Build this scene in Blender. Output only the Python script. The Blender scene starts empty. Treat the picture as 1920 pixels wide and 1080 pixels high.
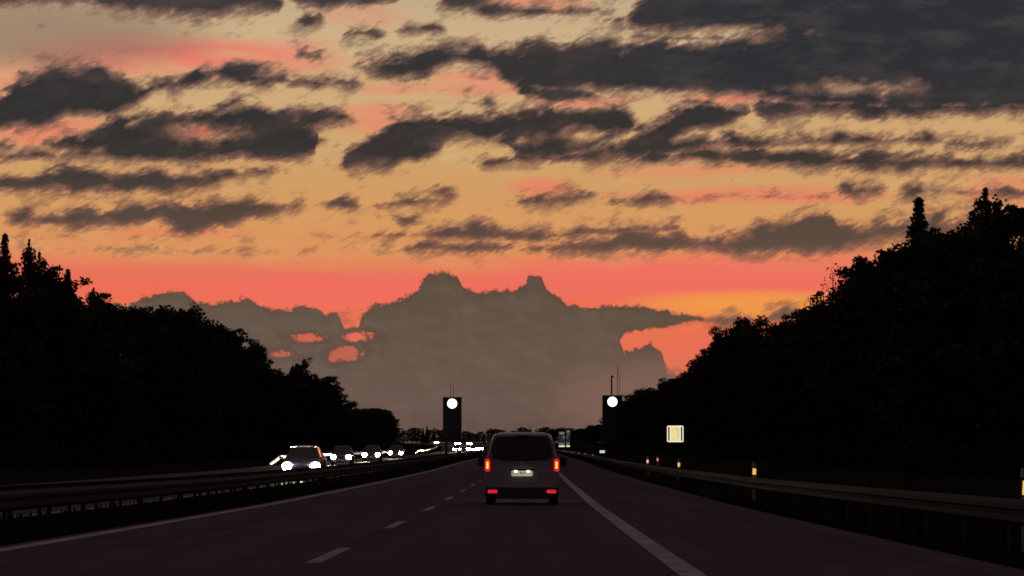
import bpy, math, random
from mathutils import Vector, Matrix, Euler

S = bpy.context.scene
COL = S.collection
F = 6000.0                      # focal length in pixels of the 1920 px wide photograph
W, H = 1920.0, 1080.0
VPX, VPY, CAMH = 999.0, 869.0, 1.1

# ------------------------------------------------------------------ camera
cam = bpy.data.cameras.new("camera")
cam.sensor_width = 36.0
cam.lens = 36.0 * F / W
cam.clip_start = 0.2
cam.clip_end = 30000
camo = bpy.data.objects.new("camera", cam)
COL.objects.link(camo)
pitch = math.atan((VPY - H / 2) / F)
yaw = math.atan((VPX - W / 2) / F)
camo.location = (0, 0, CAMH)
camo.rotation_euler = (math.pi / 2 + pitch, 0, yaw)
S.camera = camo
CAMROT = camo.rotation_euler.to_matrix()


def px_dir(x, y):
    d = CAMROT @ Vector(((x - W / 2) / F, -(y - H / 2) / F, -1.0))
    return d.normalized()


def px_uv(x, y):
    d = px_dir(x, y)
    return math.atan2(d.x, d.y) * F, math.asin(d.z) * F


def lin(r, g, b):
    f = lambda c: (c / 255) / 12.92 if c / 255 <= 0.04045 else ((c / 255 + 0.055) / 1.055) ** 2.4
    return (f(r), f(g), f(b))


# ------------------------------------------------------------------ sky
world = bpy.data.worlds.new("World")
S.world = world
world.use_nodes = True
NT = world.node_tree
for n in list(NT.nodes):
    NT.nodes.remove(n)
LK = NT.links.new


class N:
    """A scalar socket with operators, for writing the sky as formulas."""
    def __init__(self, s): self.s = s
    def __add__(a, b): return op('ADD', a, b)
    def __radd__(a, b): return op('ADD', b, a)
    def __sub__(a, b): return op('SUBTRACT', a, b)
    def __rsub__(a, b): return op('SUBTRACT', b, a)
    def __mul__(a, b): return op('MULTIPLY', a, b)
    def __rmul__(a, b): return op('MULTIPLY', b, a)
    def __truediv__(a, b): return op('DIVIDE', a, b)


def put(sock, v):
    if isinstance(v, N):
        LK(v.s, sock)
    else:
        sock.default_value = v


def op(name, *args, clamp=False):
    n = NT.nodes.new('ShaderNodeMath')
    n.operation = name
    n.use_clamp = clamp
    for i, a in enumerate(args):
        put(n.inputs[i], a)
    return N(n.outputs[0])


def smooth(v, a, b):
    n = NT.nodes.new('ShaderNodeMapRange')
    n.interpolation_type = 'SMOOTHSTEP'
    put(n.inputs['Value'], v)
    put(n.inputs['From Min'], a)
    put(n.inputs['From Max'], b)
    return N(n.outputs['Result'])


def vec(x, y, z=0.0):
    n = NT.nodes.new('ShaderNodeCombineXYZ')
    put(n.inputs[0], x); put(n.inputs[1], y); put(n.inputs[2], z)
    return n.outputs[0]


def noise(v, scale, detail=5.0, rough=0.55, dist=0.0):
    n = NT.nodes.new('ShaderNodeTexNoise')
    n.inputs['Scale'].default_value = scale
    n.inputs['Detail'].default_value = detail
    n.inputs['Roughness'].default_value = rough
    n.inputs['Distortion'].default_value = dist
    LK(v, n.inputs['Vector'])
    return (N(n.outputs[0]) - 0.5) * 2.0


def ramp(v, stops, interp='LINEAR'):
    n = NT.nodes.new('ShaderNodeValToRGB')
    cr = n.color_ramp
    cr.interpolation = interp
    stops = sorted(stops, key=lambda s: s[0])
    assert len(stops) <= 32, len(stops)
    while len(cr.elements) < len(stops):
        cr.elements.new(1.0)
    for e, (p, c) in zip(cr.elements, stops):
        e.position = min(1.0, max(0.0, p))
        e.color = (c[0], c[1], c[2], 1.0)
    put(n.inputs[0], v)
    return n.outputs[0]


def mixc(f, a, b):
    n = NT.nodes.new('ShaderNodeMix')
    n.data_type = 'RGBA'
    put(n.inputs[0], f)
    for s, v in ((n.inputs[6], a), (n.inputs[7], b)):
        if isinstance(v, tuple):
            s.default_value = (v[0], v[1], v[2], 1)
        else:
            LK(v, s)
    return n.outputs[2]


def sepc(c):
    n = NT.nodes.new('ShaderNodeSeparateColor')
    LK(c, n.inputs[0])
    return N(n.outputs[0]), N(n.outputs[1]), N(n.outputs[2])


tc = NT.nodes.new('ShaderNodeTexCoord')
sx = NT.nodes.new('ShaderNodeSeparateXYZ')
LK(tc.outputs['Generated'], sx.inputs[0])
DX, DY, DZ = (N(sx.outputs[i]) for i in range(3))
U = op('ARCTAN2', DX, DY) * F        # azimuth from the road's axis, 1/6000 rad
V = op('ARCSINE', DZ) * F            # elevation, same unit
absU = op('ABSOLUTE', U)

# slow drift of the layers, then finer wisps that lean up to the right
UV = vec(U, V)
UVs = vec(U * 0.35, V)                                     # stretched along the horizon
w1 = noise(UVs, 0.011, 3.0, 0.5)
w2 = noise(vec(U * 0.35 + 4000.0, V), 0.011, 3.0, 0.5)
w3 = noise(vec(U * 0.12 + 900.0, V - 300.0), 0.008, 4.0, 0.55)
ca, sa = math.cos(math.radians(24)), math.sin(math.radians(24))
A1 = U * ca + V * sa
B1 = V * ca - U * sa
wis = noise(vec(A1 * 0.32, B1 + w1 * 10.0), 0.034, 7.0, 0.62, 0.35)
puff = noise(vec(U * 0.7, V), 0.022, 6.0, 0.58, 0.2)

fine = noise(vec(A1 * 0.30 + 700.0, B1), 0.085, 5.0, 0.65, 0.6)
hair = noise(vec(A1 * 0.26 + 90.0, B1 + wis * 14.0), 0.2, 4.0, 0.65, 0.5)
big = noise(vec(U * 0.5 + 2500.0, V), 0.013, 3.0, 0.5, 0.3)
streak = noise(vec(U * 0.16 + 300.0, V + U * 0.05), 0.035, 6.0, 0.6)
Uw = U + w2 * 45.0 + wis * 22.0 + big * 25.0
Vw = V + w1 * 12.0
VT = Vw - wis * 20.0 - puff * 20.0 - fine * 8.0 - hair * 4.0 - big * 10.0     # used against cloud tops: ragged
VB = Vw + wis * 10.0 + puff * 8.0 + fine * 4.0 + hair * 3.0      # used against cloud bases: flatter

UR = 1250.0
Un = op('MULTIPLY_ADD', Uw, 1.0 / (2 * UR), 0.5)
VN = 1000.0


def layer_ramp(pts, u0=-UR, u1=UR):
    st = []
    for x, yt, yb in pts:
        u, vt = px_uv(x, yt)
        _, vb = px_uv(x, yb)
        st.append(((u - u0) / (u1 - u0), (max(0, min(1, vt / VN)), max(0, min(1, vb / VN)), 0)))
    return st


def layer(pts, un, vt, vb, rng_=None):
    r, g, _ = sepc(ramp(un, layer_ramp(pts, *(rng_ or (-UR, UR)))))
    return op('MINIMUM', r * VN - vt, vb - g * VN)


def gap(x, y, s=22):
    return (x, y + s, y - s)


LAYERS = [
    # the large slate mass that fills the upper right
    [gap(640, 120), (680, 112, 138), (760, 96, 150), (800, 90, 152), (830, 84, 128), (870, 88, 122), (920, 90, 138), (960, 88, 158),
     (1040, 78, 166), (1130, 75, 170), (1230, 76, 174), (1330, 74, 180), (1400, 62, 186), (1450, 10, 196), (1500, -60, 205), (1600, -60, 205), (2200, -60, 212)],
    [gap(1380, 200), (1420, 190, 225), (1440, 190, 232), (1480, 185, 222), (1550, 180, 217), (1650, 180, 219), (1760, 180, 216), (1920, 180, 215), (2200, 180, 210)],
    [gap(1120, 40), (1150, 28, 44), (1175, 8, 62), (1250, -20, 64), (1330, -20, 58), (1390, -40, 50), (1440, -60, 60), (1520, -60, 90), gap(1600, 40)],
    [gap(1150, 62), (1185, 62, 74), (1240, 58, 72), (1330, 66, 76), (1400, 66, 78), gap(1440, 70)],
    # streak under the mass
    [gap(960, 170), (990, 160, 184), (1060, 158, 190), (1110, 160, 192), gap(1150, 180), gap(1250, 190), (1290, 186, 197), (1330, 192, 199), gap(1390, 195)],
    # upper left blob and the thin wisps right of it
    [(-200, 150, 240), (0, 175, 240), (35, 138, 244), (80, 121, 242), (130, 122, 214), (185, 123, 214), (230, 143, 212), (252, 168, 198), (275, 152, 166), (330, 149, 166),
     (370, 139, 164), (410, 124, 150), (440, 121, 146), (480, 128, 164), (520, 134, 160), (565, 148, 162), (620, 144, 162), (662, 152, 158), gap(690, 156),
     gap(850, 190), (890, 184, 196), (930, 184, 200), gap(960, 195)],
    # long dark roll, left of the centre
    [gap(70, 268), (92, 262, 276), (150, 258, 288), (180, 236, 292), (205, 218, 298), (290, 207, 303), (340, 207, 306), (400, 210, 303), (440, 196, 301), (475, 190, 299),
     (500, 209, 298), (560, 214, 297), (588, 216, 294), (600, 216, 246), (640, 213, 236), (665, 222, 232), gap(690, 228)],
    [(-300, 285, 300), (0, 287, 299), (60, 283, 300), (130, 280, 296), (200, 270, 300), gap(250, 290)],
    [(-100, 262, 280), (20, 262, 278), gap(50, 270), gap(560, 265), (580, 255, 275), (600, 258, 268), gap(625, 262)],
    # second roll, centre
    [gap(632, 312), (645, 303, 322), (680, 268, 316), (720, 236, 311), (760, 217, 307), (800, 211, 303), (818, 209, 298), (832, 208, 268), (880, 210, 258), (930, 211, 258),
     (952, 208, 268), (962, 207, 292), (1000, 203, 298), (1050, 200, 297), (1090, 198, 284), (1130, 200, 266), (1170, 204, 256), (1188, 214, 250), gap(1215, 230)],
    [gap(880, 302), (900, 296, 310), (930, 290, 308), (965, 284, 300), (1040, 286, 304), (1100, 270, 306), (1160, 262, 302), (1200, 244, 296), (1235, 222, 288), (1270, 206, 262),
     (1310, 196, 246), (1360, 198, 234), (1395, 204, 226), gap(1420, 215)],
    [gap(1180, 276), (1220, 262, 296), (1280, 256, 292), (1320, 253, 284), (1380, 256, 280), (1440, 262, 276), (1480, 258, 270), (1530, 254, 272), (1620, 252, 273), (1700, 252, 271), (1740, 255, 268),
     gap(1758, 265, 8), (1775, 266, 276), (1830, 260, 280), (1880, 263, 274), gap(1910, 270)],
    [gap(1110, 300), (1200, 292, 300), (1290, 286, 302), (1380, 279, 310), (1480, 281, 314), (1600, 283, 318), (1720, 286, 318), (1820, 290, 317), (1920, 294, 312), (2200, 296, 310)],
    # bands further down
    [(-300, 340, 366), (0, 341, 362), (70, 336, 362), (112, 326, 362), (135, 314, 362), (160, 308, 362), (182, 313, 362), (215, 330, 362), (245, 334, 362), (270, 318, 360), (320, 321, 357),
     (360, 324, 352), (410, 314, 344), (455, 305, 332), (475, 316, 326), (510, 321, 327), gap(560, 325)],
    [gap(-20, 415), (30, 408, 418), (60, 402, 414), (85, 403, 421), (110, 400, 426), (140, 385, 428), (200, 382, 426), (300, 381, 416), (322, 379, 428), (350, 378, 438), (400, 377, 432), (445, 377, 416), (475, 377, 406),
     (510, 381, 401), (550, 384, 398), (580, 384, 393), gap(605, 388, 12), (632, 381, 387), (652, 374, 388), (680, 382, 387), (705, 378, 388), (722, 372, 387), (770, 374, 385), (850, 364, 371), gap(880, 368),
     gap(940, 380), (975, 374, 384), (1030, 364, 385), (1070, 362, 382), (1105, 356, 376), gap(1130, 370, 8)],
    [gap(700, 412), (730, 408, 416), (760, 402, 420), (785, 408, 416), gap(805, 412), gap(1120, 375), (1150, 372, 381), (1185, 376, 383), (1260, 361, 375), gap(1290, 370),
     gap(1540, 360), (1580, 352, 366), (1630, 344, 368), gap(1660, 360, 8), (1690, 356, 372), (1715, 352, 374), gap(1728, 362, 6), (1745, 354, 366), gap(1775, 362, 6), (1800, 358, 370), (1850, 350, 366), (1920, 350, 372), (2200, 350, 380)],
    [gap(640, 446, 12), (690, 436, 447), (800, 427, 449), (900, 422, 449), (965, 431, 448), (1050, 433, 446), (1130, 430, 442), (1190, 427, 438), (1270, 424, 434), gap(1310, 430)],
    [gap(750, 472, 12), (775, 468, 474), (800, 451, 473), (830, 461, 473), (880, 459, 471), (905, 450, 473), (935, 452, 472), (980, 461, 472), (1010, 462, 471), (1040, 459, 474), (1100, 454, 475),
     (1150, 444, 471), (1185, 434, 472), (1250, 439, 470), (1310, 440, 466), (1370, 444, 473), (1430, 429, 476), (1485, 419, 477), (1525, 402, 476), (1562, 395, 474), (1575, 415, 466), (1610, 424, 462),
     (1650, 412, 452), (1690, 404, 440), (1740, 412, 446), (1920, 400, 440), (2200, 390, 440)],
    # shreds along the top edge
    [(-300, -60, 10), (0, -60, 14), (90, -60, 8), (180, -60, 14), (240, -60, 20), (300, -60, 30), (350, -60, 33), (400, -60, 37), (418, -60, 34), (440, -60, 22), (505, -60, 20), gap(525, -10),
     (545, -60, 10), (580, -60, 14), (640, -60, 16), (735, -60, 6), gap(770, -20), (835, -60, 12), (880, -60, 20), gap(1000, -20), (1160, -60, -10), (1300, -60, 0), (1400, -60, 10)],
    [gap(520, 40), (558, 34, 48), (580, 27, 48), (605, 30, 42), gap(614, 36), gap(626, 60), (635, 58, 68), (665, 56, 70), (700, 64, 72), gap(725, 62), (750, 48, 58), (840, 46, 58), gap(850, 52), gap(860, 14), (870, 8, 22), (960, 8, 26), (1080, 12, 26), (1130, 14, 22), gap(1170, 18)],
    [gap(520, 100), (548, 94, 104), (600, 97, 108), gap(640, 102)],
    # streak over the trees at right
    [gap(1290, 600, 10), (1320, 597, 603), (1370, 590, 606), (1440, 588, 602), (1520, 588, 596), gap(1580, 592, 10)],
]
M = None
for L in LAYERS:
    m = layer(L, Un, VT, VB)
    M = m if M is None else op('MAXIMUM', M, m)


def blob(x, y, rx, ry, un=None, vn=None):
    u0, v0 = px_uv(x, y)
    a = ((un or Uw) - u0) * (1.0 / rx)
    b = ((vn or Vw) - v0) * (1.0 / ry)
    return a * a + b * b          # 1 on the ellipse


# rents in the rolls where the sky shows through
for (x, y, rx, ry) in ((374, 248, 40, 11), (1090, 255, 26, 6), (905, 262, 30, 5), (640, 250, 20, 8), (1290, 62, 60, 5), (1620, 165, 40, 5), (240, 312, 30, 5)):
    M = op('MINIMUM', M, (op('SQRT', blob(x, y, rx, ry, Uw + fine * 18.0, Vw + wis * 12.0)) - 1.0) * (ry * 1.0) + puff * 12.0 + fine * 5.0)
edge = 1.0 - smooth(absU, 1100.0, 1700.0)
band = edge * (1.0 - smooth(V, 890.0, 1100.0))            # the layers end above the frame and far to the sides
M = M * band + (band - 1.0) * 60.0

# the same kind of broken cloud over the rest of the sky, as a level sheet
inv = 1.0 / 1.0
zz = op('MAXIMUM', DZ, 0.02)
sheet = noise(vec(DX / zz * 1.0, DY / zz * 0.45), 0.55, 7.0, 0.6, 0.4)
sheetM = (sheet + 0.16) * 90.0
far = 1.0 - band
M = op('MAXIMUM', M, sheetM * far + (far - 1.0) * 60.0)
wisp = smooth(M + hair * 12.0 + fine * 16.0 + puff * 26.0 + streak * 26.0 + wis * 14.0, -20.0, 5.0) * 0.66
dens = smooth(M + fine * 8.0 + puff * 8.0 + hair * 4.0, -6.5, 7.0)
thick = smooth(M + puff * 14.0 + wis * 10.0, -1.0, 17.0)

# clear sky behind the clouds: warm near the horizon, mauve and blue above
Vb = V + w3 * 34.0 + streak * 14.0 + U * 0.012
VR = 1000.0


def vstop(y, c):
    return (px_uv(999, y)[1] / VR, lin(*c))


base = ramp(Vb * (1.0 / VR), [
    (0.0, lin(150, 100, 88)), vstop(760, (196, 118, 92)), vstop(700, (224, 112, 84)), vstop(640, (230, 110, 82)), vstop(596, (234, 116, 80)), vstop(560, (234, 110, 84)),
    vstop(525, (230, 114, 90)), vstop(495, (226, 132, 92)), vstop(468, (219, 146, 92)), vstop(420, (214, 153, 96)), vstop(350, (208, 157, 102)),
    vstop(260, (206, 164, 112)), vstop(170, (206, 170, 124)), vstop(80, (204, 175, 134)), vstop(0, (194, 170, 134)), (0.995, lin(180, 162, 134))], 'EASE')
duskhi = ramp(V * (1.0 / (F * 1.5707)), [(0.0, lin(120, 88, 84)), (0.1, lin(130, 112, 108)), (0.2, lin(84, 76, 104)), (0.5, lin(62, 56, 94)), (1.0, lin(50, 45, 84))])
base = mixc(smooth(V, 890.0, 1900.0), base, duskhi)
base = mixc(smooth(absU, 2200.0, 11000.0), base, duskhi)

# cirrus lit rose by the sun below the horizon
PINK = lin(241, 108, 97)
pm = None
pU, pV, pN = U + w3 * 70.0 + w2 * 40.0, V + w1 * 16.0, streak * 1.1 + w3 * 0.5
for (x, y, rx, ry, k) in ((330, 104, 310, 44, 1.0), (60, 150, 160, 40, 0.5), (880, 158, 110, 26, 0.75), (760, 166, 140, 14, 0.55), (1010, 355, 70, 22, 0.75), (1420, 365, 300, 18, 0.75), (720, 224, 90, 34, 0.6),
                          (110, 248, 150, 36, 0.75), (375, 248, 60, 24, 1.0), (700, 545, 380, 40, 0.95), (330, 437, 190, 10, 0.4), (1290, 522, 440, 50, 1.0), (1010, 0, 130, 24, 0.7), (680, 30, 110, 26, 0.35),
                          (1380, 186, 120, 16, 0.8), (1090, 190, 120, 14, 0.6), (1290, 320, 200, 14, 0.4), (1900, 360, 120, 34, 0.5), (1550, 480, 160, 26, 0.5)):
    q = (1.0 - smooth(blob(x, y, rx, ry, pU, pV) + pN, -0.15, 1.35)) * k
    pm = q if pm is None else op('MAXIMUM', pm, q)
base = mixc(op('MULTIPLY', pm, 0.85 + w3 * 0.6 + streak * 1.1, clamp=True), base, PINK)
pale = op('MULTIPLY', streak + w3 * 0.6 - 0.08, 0.9, clamp=True) * smooth(V, 330.0, 430.0)
base = mixc(pale, base, lin(224, 184, 124))
gold = (1.0 - smooth(blob(1400, 570, 250, 30, U + w3 * 30.0, V + w1 * 6.0), 0.0, 1.2)) * 0.95
base = mixc(gold, base, lin(238, 152, 74))
veil = (1.0 - smooth(blob(90, 66, 330, 70, U + w3 * 60.0, V + w1 * 18.0 + wis * 14.0), 0.05, 1.3)) * 0.72
base = mixc(veil, base, lin(138, 114, 100))

# colour of the broken layers: brown where thin, slate where thick, paler towards the horizon
thin_c = mixc(smooth(V, 380.0, 800.0), lin(128, 88, 74), lin(122, 94, 82))
thk_c = ramp(V * (1.0 / VR), [vstop(600, (98, 80, 70)), vstop(470, (90, 74, 65)), vstop(400, (81, 68, 59)), vstop(320, (56, 53, 52)), vstop(260, (46, 46, 47)), vstop(120, (47, 48, 50)), vstop(20, (60, 57, 57))])
slate = smooth(U, -60.0, 420.0) * smooth(V, 590.0, 740.0)

var = noise(vec(U * 0.4, V + w2 * 30.0), 0.02, 5.0, 0.6)
thk_c = mixc(op('MULTIPLY', var + wis * 0.5 + 0.02, 0.8, clamp=True), thk_c, lin(90, 76, 69))
thk_c = mixc(slate, thk_c, mixc(op('MULTIPLY', var * 1.2 + wis * 0.5 + streak * 0.9 + 0.12, 0.8, clamp=True), lin(39, 44, 51), lin(74, 70, 71)))
hi_c = mixc(smooth(V, 900.0, 3500.0), thk_c, lin(52, 52, 66))
cl_c = mixc(thick, thin_c, hi_c)

col = mixc(wisp, base, thin_c)
col = mixc(dens * 0.995, col, cl_c)

# the tall cumulus bank over the end of the road
cau = noise(UV, 0.045, 6.0, 0.6)
cau2 = noise(UV, 0.013, 2.0, 0.5)
cau3 = noise(UV, 0.11, 4.0, 0.65)
Ubx = U + cau * 9.0 + cau3 * 5.0
LB, MBK = (-900.0, -280.0), (-380.0, 440.0)
Ul = (Ubx - LB[0]) * (1.0 / (LB[1] - LB[0]))
Um = (Ubx - MBK[0]) * (1.0 / (MBK[1] - MBK[0]))
VbT = V - cau * 15.0 - cau3 * 8.0
VbM = VbT - cau * smooth(U, 120.0, 190.0) * (1.0 - smooth(V, 225.0, 250.0)) * 20.0
left_bank = [gap(110, 600), (190, 562, 1000), (235, 572, 1000), (262, 560, 1000), (300, 549, 1000), (345, 547, 1000), (368, 565, 1000), (400, 573, 1000), (435, 563, 1000), (462, 557, 1000), (492, 575, 1000),
             (520, 582, 1000), (560, 574, 1000), (590, 575, 1000), (612, 592, 1000), (622, 586, 1000), (634, 588, 1000), (638, 600, 1000), (646, 616, 1000), (672, 616, 1000), (690, 640, 1000), gap(706, 900)]
main_bank = [gap(640, 900), (668, 640, 1000), (675, 592, 1000), (690, 580, 1000), (705, 574, 1000), (760, 556, 1000), (783, 546, 1000), (788, 527, 1000), (803, 516, 1000), (830, 510, 1000), (858, 518, 1000), (868, 540, 1000),
             (905, 547, 1000), (945, 541, 1000), (968, 543, 1000), (985, 532, 1000), (994, 520, 1000), (1016, 519, 1000), (1024, 542, 1000), (1046, 556, 1000), (1062, 570, 1000), (1100, 577, 1000), (1150, 574, 1000), (1162, 640, 1000), (1170, 662, 1000),
             (1190, 657, 1000), (1222, 644, 1000), (1236, 652, 1000), (1243, 668, 1000), (1250, 690, 1000), (1300, 706, 1000), (1420, 730, 1000)]
anvil = [gap(1080, 610), (1110, 576, 660), (1155, 573, 650), (1170, 573, 626), (1190, 573, 620), (1240, 580, 614), (1290, 591, 604), (1318, 598, 600), gap(1340, 600, 6)]
mb = op('MAXIMUM', layer(left_bank, Ul, VbT, V + 400.0, LB), layer(main_bank, Um, VbM, V + 400.0, MBK))
mb = op('MAXIMUM', mb, layer(anvil, Um, VbT, V + cau * 12.0 + cau3 * 5.0, MBK))
mb = op('MAXIMUM', mb, 128.0 - V + cau2 * 20.0 + cau * 6.0)
for (x, y, rx, ry) in ((672, 631, 24, 10), (574, 635, 20, 6), (648, 662, 26, 11), (632, 672, 14, 7), (530, 665, 16, 4)):
    hole = (op('SQRT', blob(x, y, rx, ry, U + cau * 30.0, V + cau2 * 6.0 + cau3 * 8.0 - U * 0.0)) - 1.0) * ry + cau * 8.0 + cau3 * 5.0
    mb = op('MINIMUM', mb, op('MAXIMUM', hole, -0.3 if y > 650 else -0.8 if x < 600 else -2.6))
soft = 3.4 + smooth(U, 150.0, 320.0) * (1.0 - smooth(V, 150.0, 240.0)) * 16.0
bank = smooth(mb, soft * -1.0, soft)
bk_c = ramp(V * (1.0 / VR), [vstop(830, (90, 74, 70)), vstop(765, (101, 84, 77)), vstop(700, (99, 84, 75)), vstop(620, (95, 81, 70)), vstop(550, (89, 78, 66)), vstop(500, (92, 77, 66))])
bk_c = mixc((1.0 - smooth(U, -420.0, -240.0)) * 0.35, bk_c, lin(106, 92, 80))
bk_c = mixc(op('MULTIPLY', cau2 + cau * 0.6 + 0.05, 0.6, clamp=True), bk_c, lin(112, 96, 84))
bil = noise(vec(U * 0.6, V), 0.03, 4.0, 0.55) - noise(vec(U * 0.6 - 5.0, V - 11.0), 0.03, 4.0, 0.55)  # offset noise paints billow light and shade into the cloud colour
bk_c = mixc(op('MULTIPLY', bil, 0.36, clamp=True), bk_c, lin(124, 106, 92))
bk_c = mixc(op('MULTIPLY', bil, -0.36, clamp=True), bk_c, lin(76, 64, 58))
bk_c = mixc((1.0 - smooth(mb + cau * 8.0, 1.0, 16.0)) * 0.45, bk_c, lin(84, 62, 54))
rose = (1.0 - smooth(blob(1230, 760, 210, 90), 0.1, 1.3)) * 0.6
bk_c = mixc(rose, bk_c, lin(132, 98, 88))
col = mixc(bank, col, bk_c)

skyt = NT.nodes.new('ShaderNodeTexSky')
skyt.sky_type = 'NISHITA'
skyt.sun_disc = False
SUN_EL, SUN_AZ = math.radians(1.2), math.radians(3.6)
skyt.sun_elevation = SUN_EL
skyt.sun_rotation = SUN_AZ
bg0 = NT.nodes.new('ShaderNodeBackground')
LK(skyt.outputs[0], bg0.inputs['Color'])
bg0.inputs['Strength'].default_value = 0.0006
bg1 = NT.nodes.new('ShaderNodeBackground')
LK(col, bg1.inputs['Color'])
bg1.inputs['Strength'].default_value = 1.0
add = NT.nodes.new('ShaderNodeAddShader')
LK(bg0.outputs[0], add.inputs[0]); LK(bg1.outputs[0], add.inputs[1])
wo = NT.nodes.new('ShaderNodeOutputWorld')
LK(add.outputs[0], wo.inputs['Surface'])
world.cycles.sampling_method = 'MANUAL'
world.cycles.sample_map_resolution = 512

# ------------------------------------------------------------------ sun (behind the cloud bank, almost gone) and exposure
sl = bpy.data.lights.new("sun", 'SUN')
sl.energy = 0.03
sl.angle = math.radians(0.5)
sl.color = (1.0, 0.55, 0.3)
so = bpy.data.objects.new("sun", sl)
COL.objects.link(so)
so.rotation_euler = Vector((math.sin(SUN_AZ) * math.cos(SUN_EL), math.cos(SUN_AZ) * math.cos(SUN_EL), math.sin(SUN_EL))).to_track_quat('Z', 'Y').to_euler()
S.view_settings.view_transform = 'Standard'
S.view_settings.look = 'None'
S.view_settings.exposure = 0.0
S.view_settings.gamma = 1.0
S.view_settings.use_curve_mapping = False
S.render.engine = 'CYCLES'
S.cycles.use_denoising = True
S.cycles.filter_width = 1.7
S.cycles.max_bounces = 5
S.cycles.diffuse_bounces = 2
S.cycles.glossy_bounces = 3

# ------------------------------------------------------------------ road geometry in metres: profile and curve
GP = [(-200, 0), (0, 0), (40, 0.0), (82, 0.05), (93, 0.09), (141, 0.27), (180, 0.46), (205, 0.58), (260, 0.92), (300, 1.2), (375, 1.62), (444, 2.0), (600, 2.85), (700, 3.5), (850, 5.0), (1000, 6.6), (1300, 8.9),
      (1800, 12.5), (2500, 16.5), (3500, 20.0), (5000, 22.0), (9000, 24.0)]


def prof(d):
    if d <= GP[0][0]:
        return GP[0][1]
    for i in range(len(GP) - 1):
        a, b = GP[i], GP[i + 1]
        if d <= b[0]:
            def tan(k):
                k0, k1 = max(0, k - 1), min(len(GP) - 1, k + 1)
                return (GP[k1][1] - GP[k0][1]) / (GP[k1][0] - GP[k0][0])
            h = b[0] - a[0]
            t = (d - a[0]) / h
            return ((2 * t**3 - 3 * t**2 + 1) * a[1] + (t**3 - 2 * t**2 + t) * h * tan(i) + (-2 * t**3 + 3 * t**2) * b[1] + (t**3 - t**2) * h * tan(i + 1))
    return GP[-1][1]


def bend(d):
    if d <= 600:
        return 0.0
    if d <= 2200:
        return -(d - 600) ** 2 / 20000.0
    return -128.0 - (d - 2200) * 0.16


def at(X, d, z=0.0):
    """Point X metres right of the camera's line, d metres along the road, z above it."""
    return Vector((X + bend(d), d, prof(d) + z))


def ground_drop(X):
    """Verges sit a little below the carriageways."""
    return 0.0


ST = list(range(-60, 400, 4)) + list(range(400, 1000, 10)) + list(range(1000, 2400, 25)) + [2400, 2700, 3000, 3500, 4000, 5000, 6500, 9000]

# ------------------------------------------------------------------ materials
def mat(name, col, rough=0.6, metal=0.0, var=0.25, scale=8.0, bump=0.0, coat=0.0, spec=0.5):
    m = bpy.data.materials.new(name)
    m.use_nodes = True
    nt = m.node_tree
    b = nt.nodes['Principled BSDF']
    b.inputs['Roughness'].default_value = rough
    b.inputs['Metallic'].default_value = metal
    b.inputs['Specular IOR Level'].default_value = spec
    if coat:
        b.inputs['Coat Weight'].default_value = coat
        b.inputs['Coat Roughness'].default_value = 0.08
    tcn = nt.nodes.new('ShaderNodeTexCoord')
    nz = nt.nodes.new('ShaderNodeTexNoise')
    nz.inputs['Scale'].default_value = scale
    nz.inputs['Detail'].default_value = 6
    nt.links.new(tcn.outputs['Object'], nz.inputs['Vector'])
    cr = nt.nodes.new('ShaderNodeValToRGB')
    lo = [max(0, c * (1 - var)) for c in col]
    hi = [min(1, c * (1 + var)) for c in col]
    cr.color_ramp.elements[0].position = 0.3
    cr.color_ramp.elements[1].position = 0.7
    cr.color_ramp.elements[0].color = (*lo, 1)
    cr.color_ramp.elements[1].color = (*hi, 1)
    nt.links.new(nz.outputs[0], cr.inputs[0])
    nt.links.new(cr.outputs[0], b.inputs['Base Color'])
    if bump:
        bp = nt.nodes.new('ShaderNodeBump')
        bp.inputs['Strength'].default_value = bump
        bp.inputs['Distance'].default_value = 0.02
        n2 = nt.nodes.new('ShaderNodeTexNoise')
        n2.inputs['Scale'].default_value = scale * 12
        n2.inputs['Detail'].default_value = 3
        nt.links.new(tcn.outputs['Object'], n2.inputs['Vector'])
        nt.links.new(n2.outputs[0], bp.inputs['Height'])
        nt.links.new(bp.outputs[0], b.inputs['Normal'])
    return m


def glow(name, col, strength, base=(0.5, 0.5, 0.5)):
    m = bpy.data.materials.new(name)
    m.use_nodes = True
    b = m.node_tree.nodes['Principled BSDF']
    b.inputs['Base Color'].default_value = (*base, 1)
    b.inputs['Roughness'].default_value = 0.3
    b.inputs['Emission Color'].default_value = (*col, 1)
    b.inputs['Emission Strength'].default_value = strength
    return m


M_asph = mat('asphalt', (0.066, 0.049, 0.078), 0.88, var=0.22, scale=0.35, bump=0.35, spec=0.12)
nt = M_asph.node_tree
b_ = nt.nodes['Principled BSDF']
tcn = nt.nodes.new('ShaderNodeTexCoord')
mp = nt.nodes.new('ShaderNodeMapping')
mp.inputs['Scale'].default_value = (1.1, 0.018, 1.0)
nt.links.new(tcn.outputs['Object'], mp.inputs['Vector'])
nz = nt.nodes.new('ShaderNodeTexNoise')
nz.inputs['Scale'].default_value = 1.6
nz.inputs['Detail'].default_value = 5
nt.links.new(mp.outputs[0], nz.inputs['Vector'])
mr = nt.nodes.new('ShaderNodeMapRange')
mr.inputs['From Min'].default_value = 0.3; mr.inputs['From Max'].default_value = 0.7
mr.inputs['To Min'].default_value = 0.68; mr.inputs['To Max'].default_value = 1.3
nt.links.new(nz.outputs[0], mr.inputs['Value'])
src = b_.inputs['Base Color'].links[0].from_socket
vm = nt.nodes.new('ShaderNodeVectorMath'); vm.operation = 'SCALE'
nt.links.new(src, vm.inputs[0]); nt.links.new(mr.outputs[0], vm.inputs['Scale'])
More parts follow.
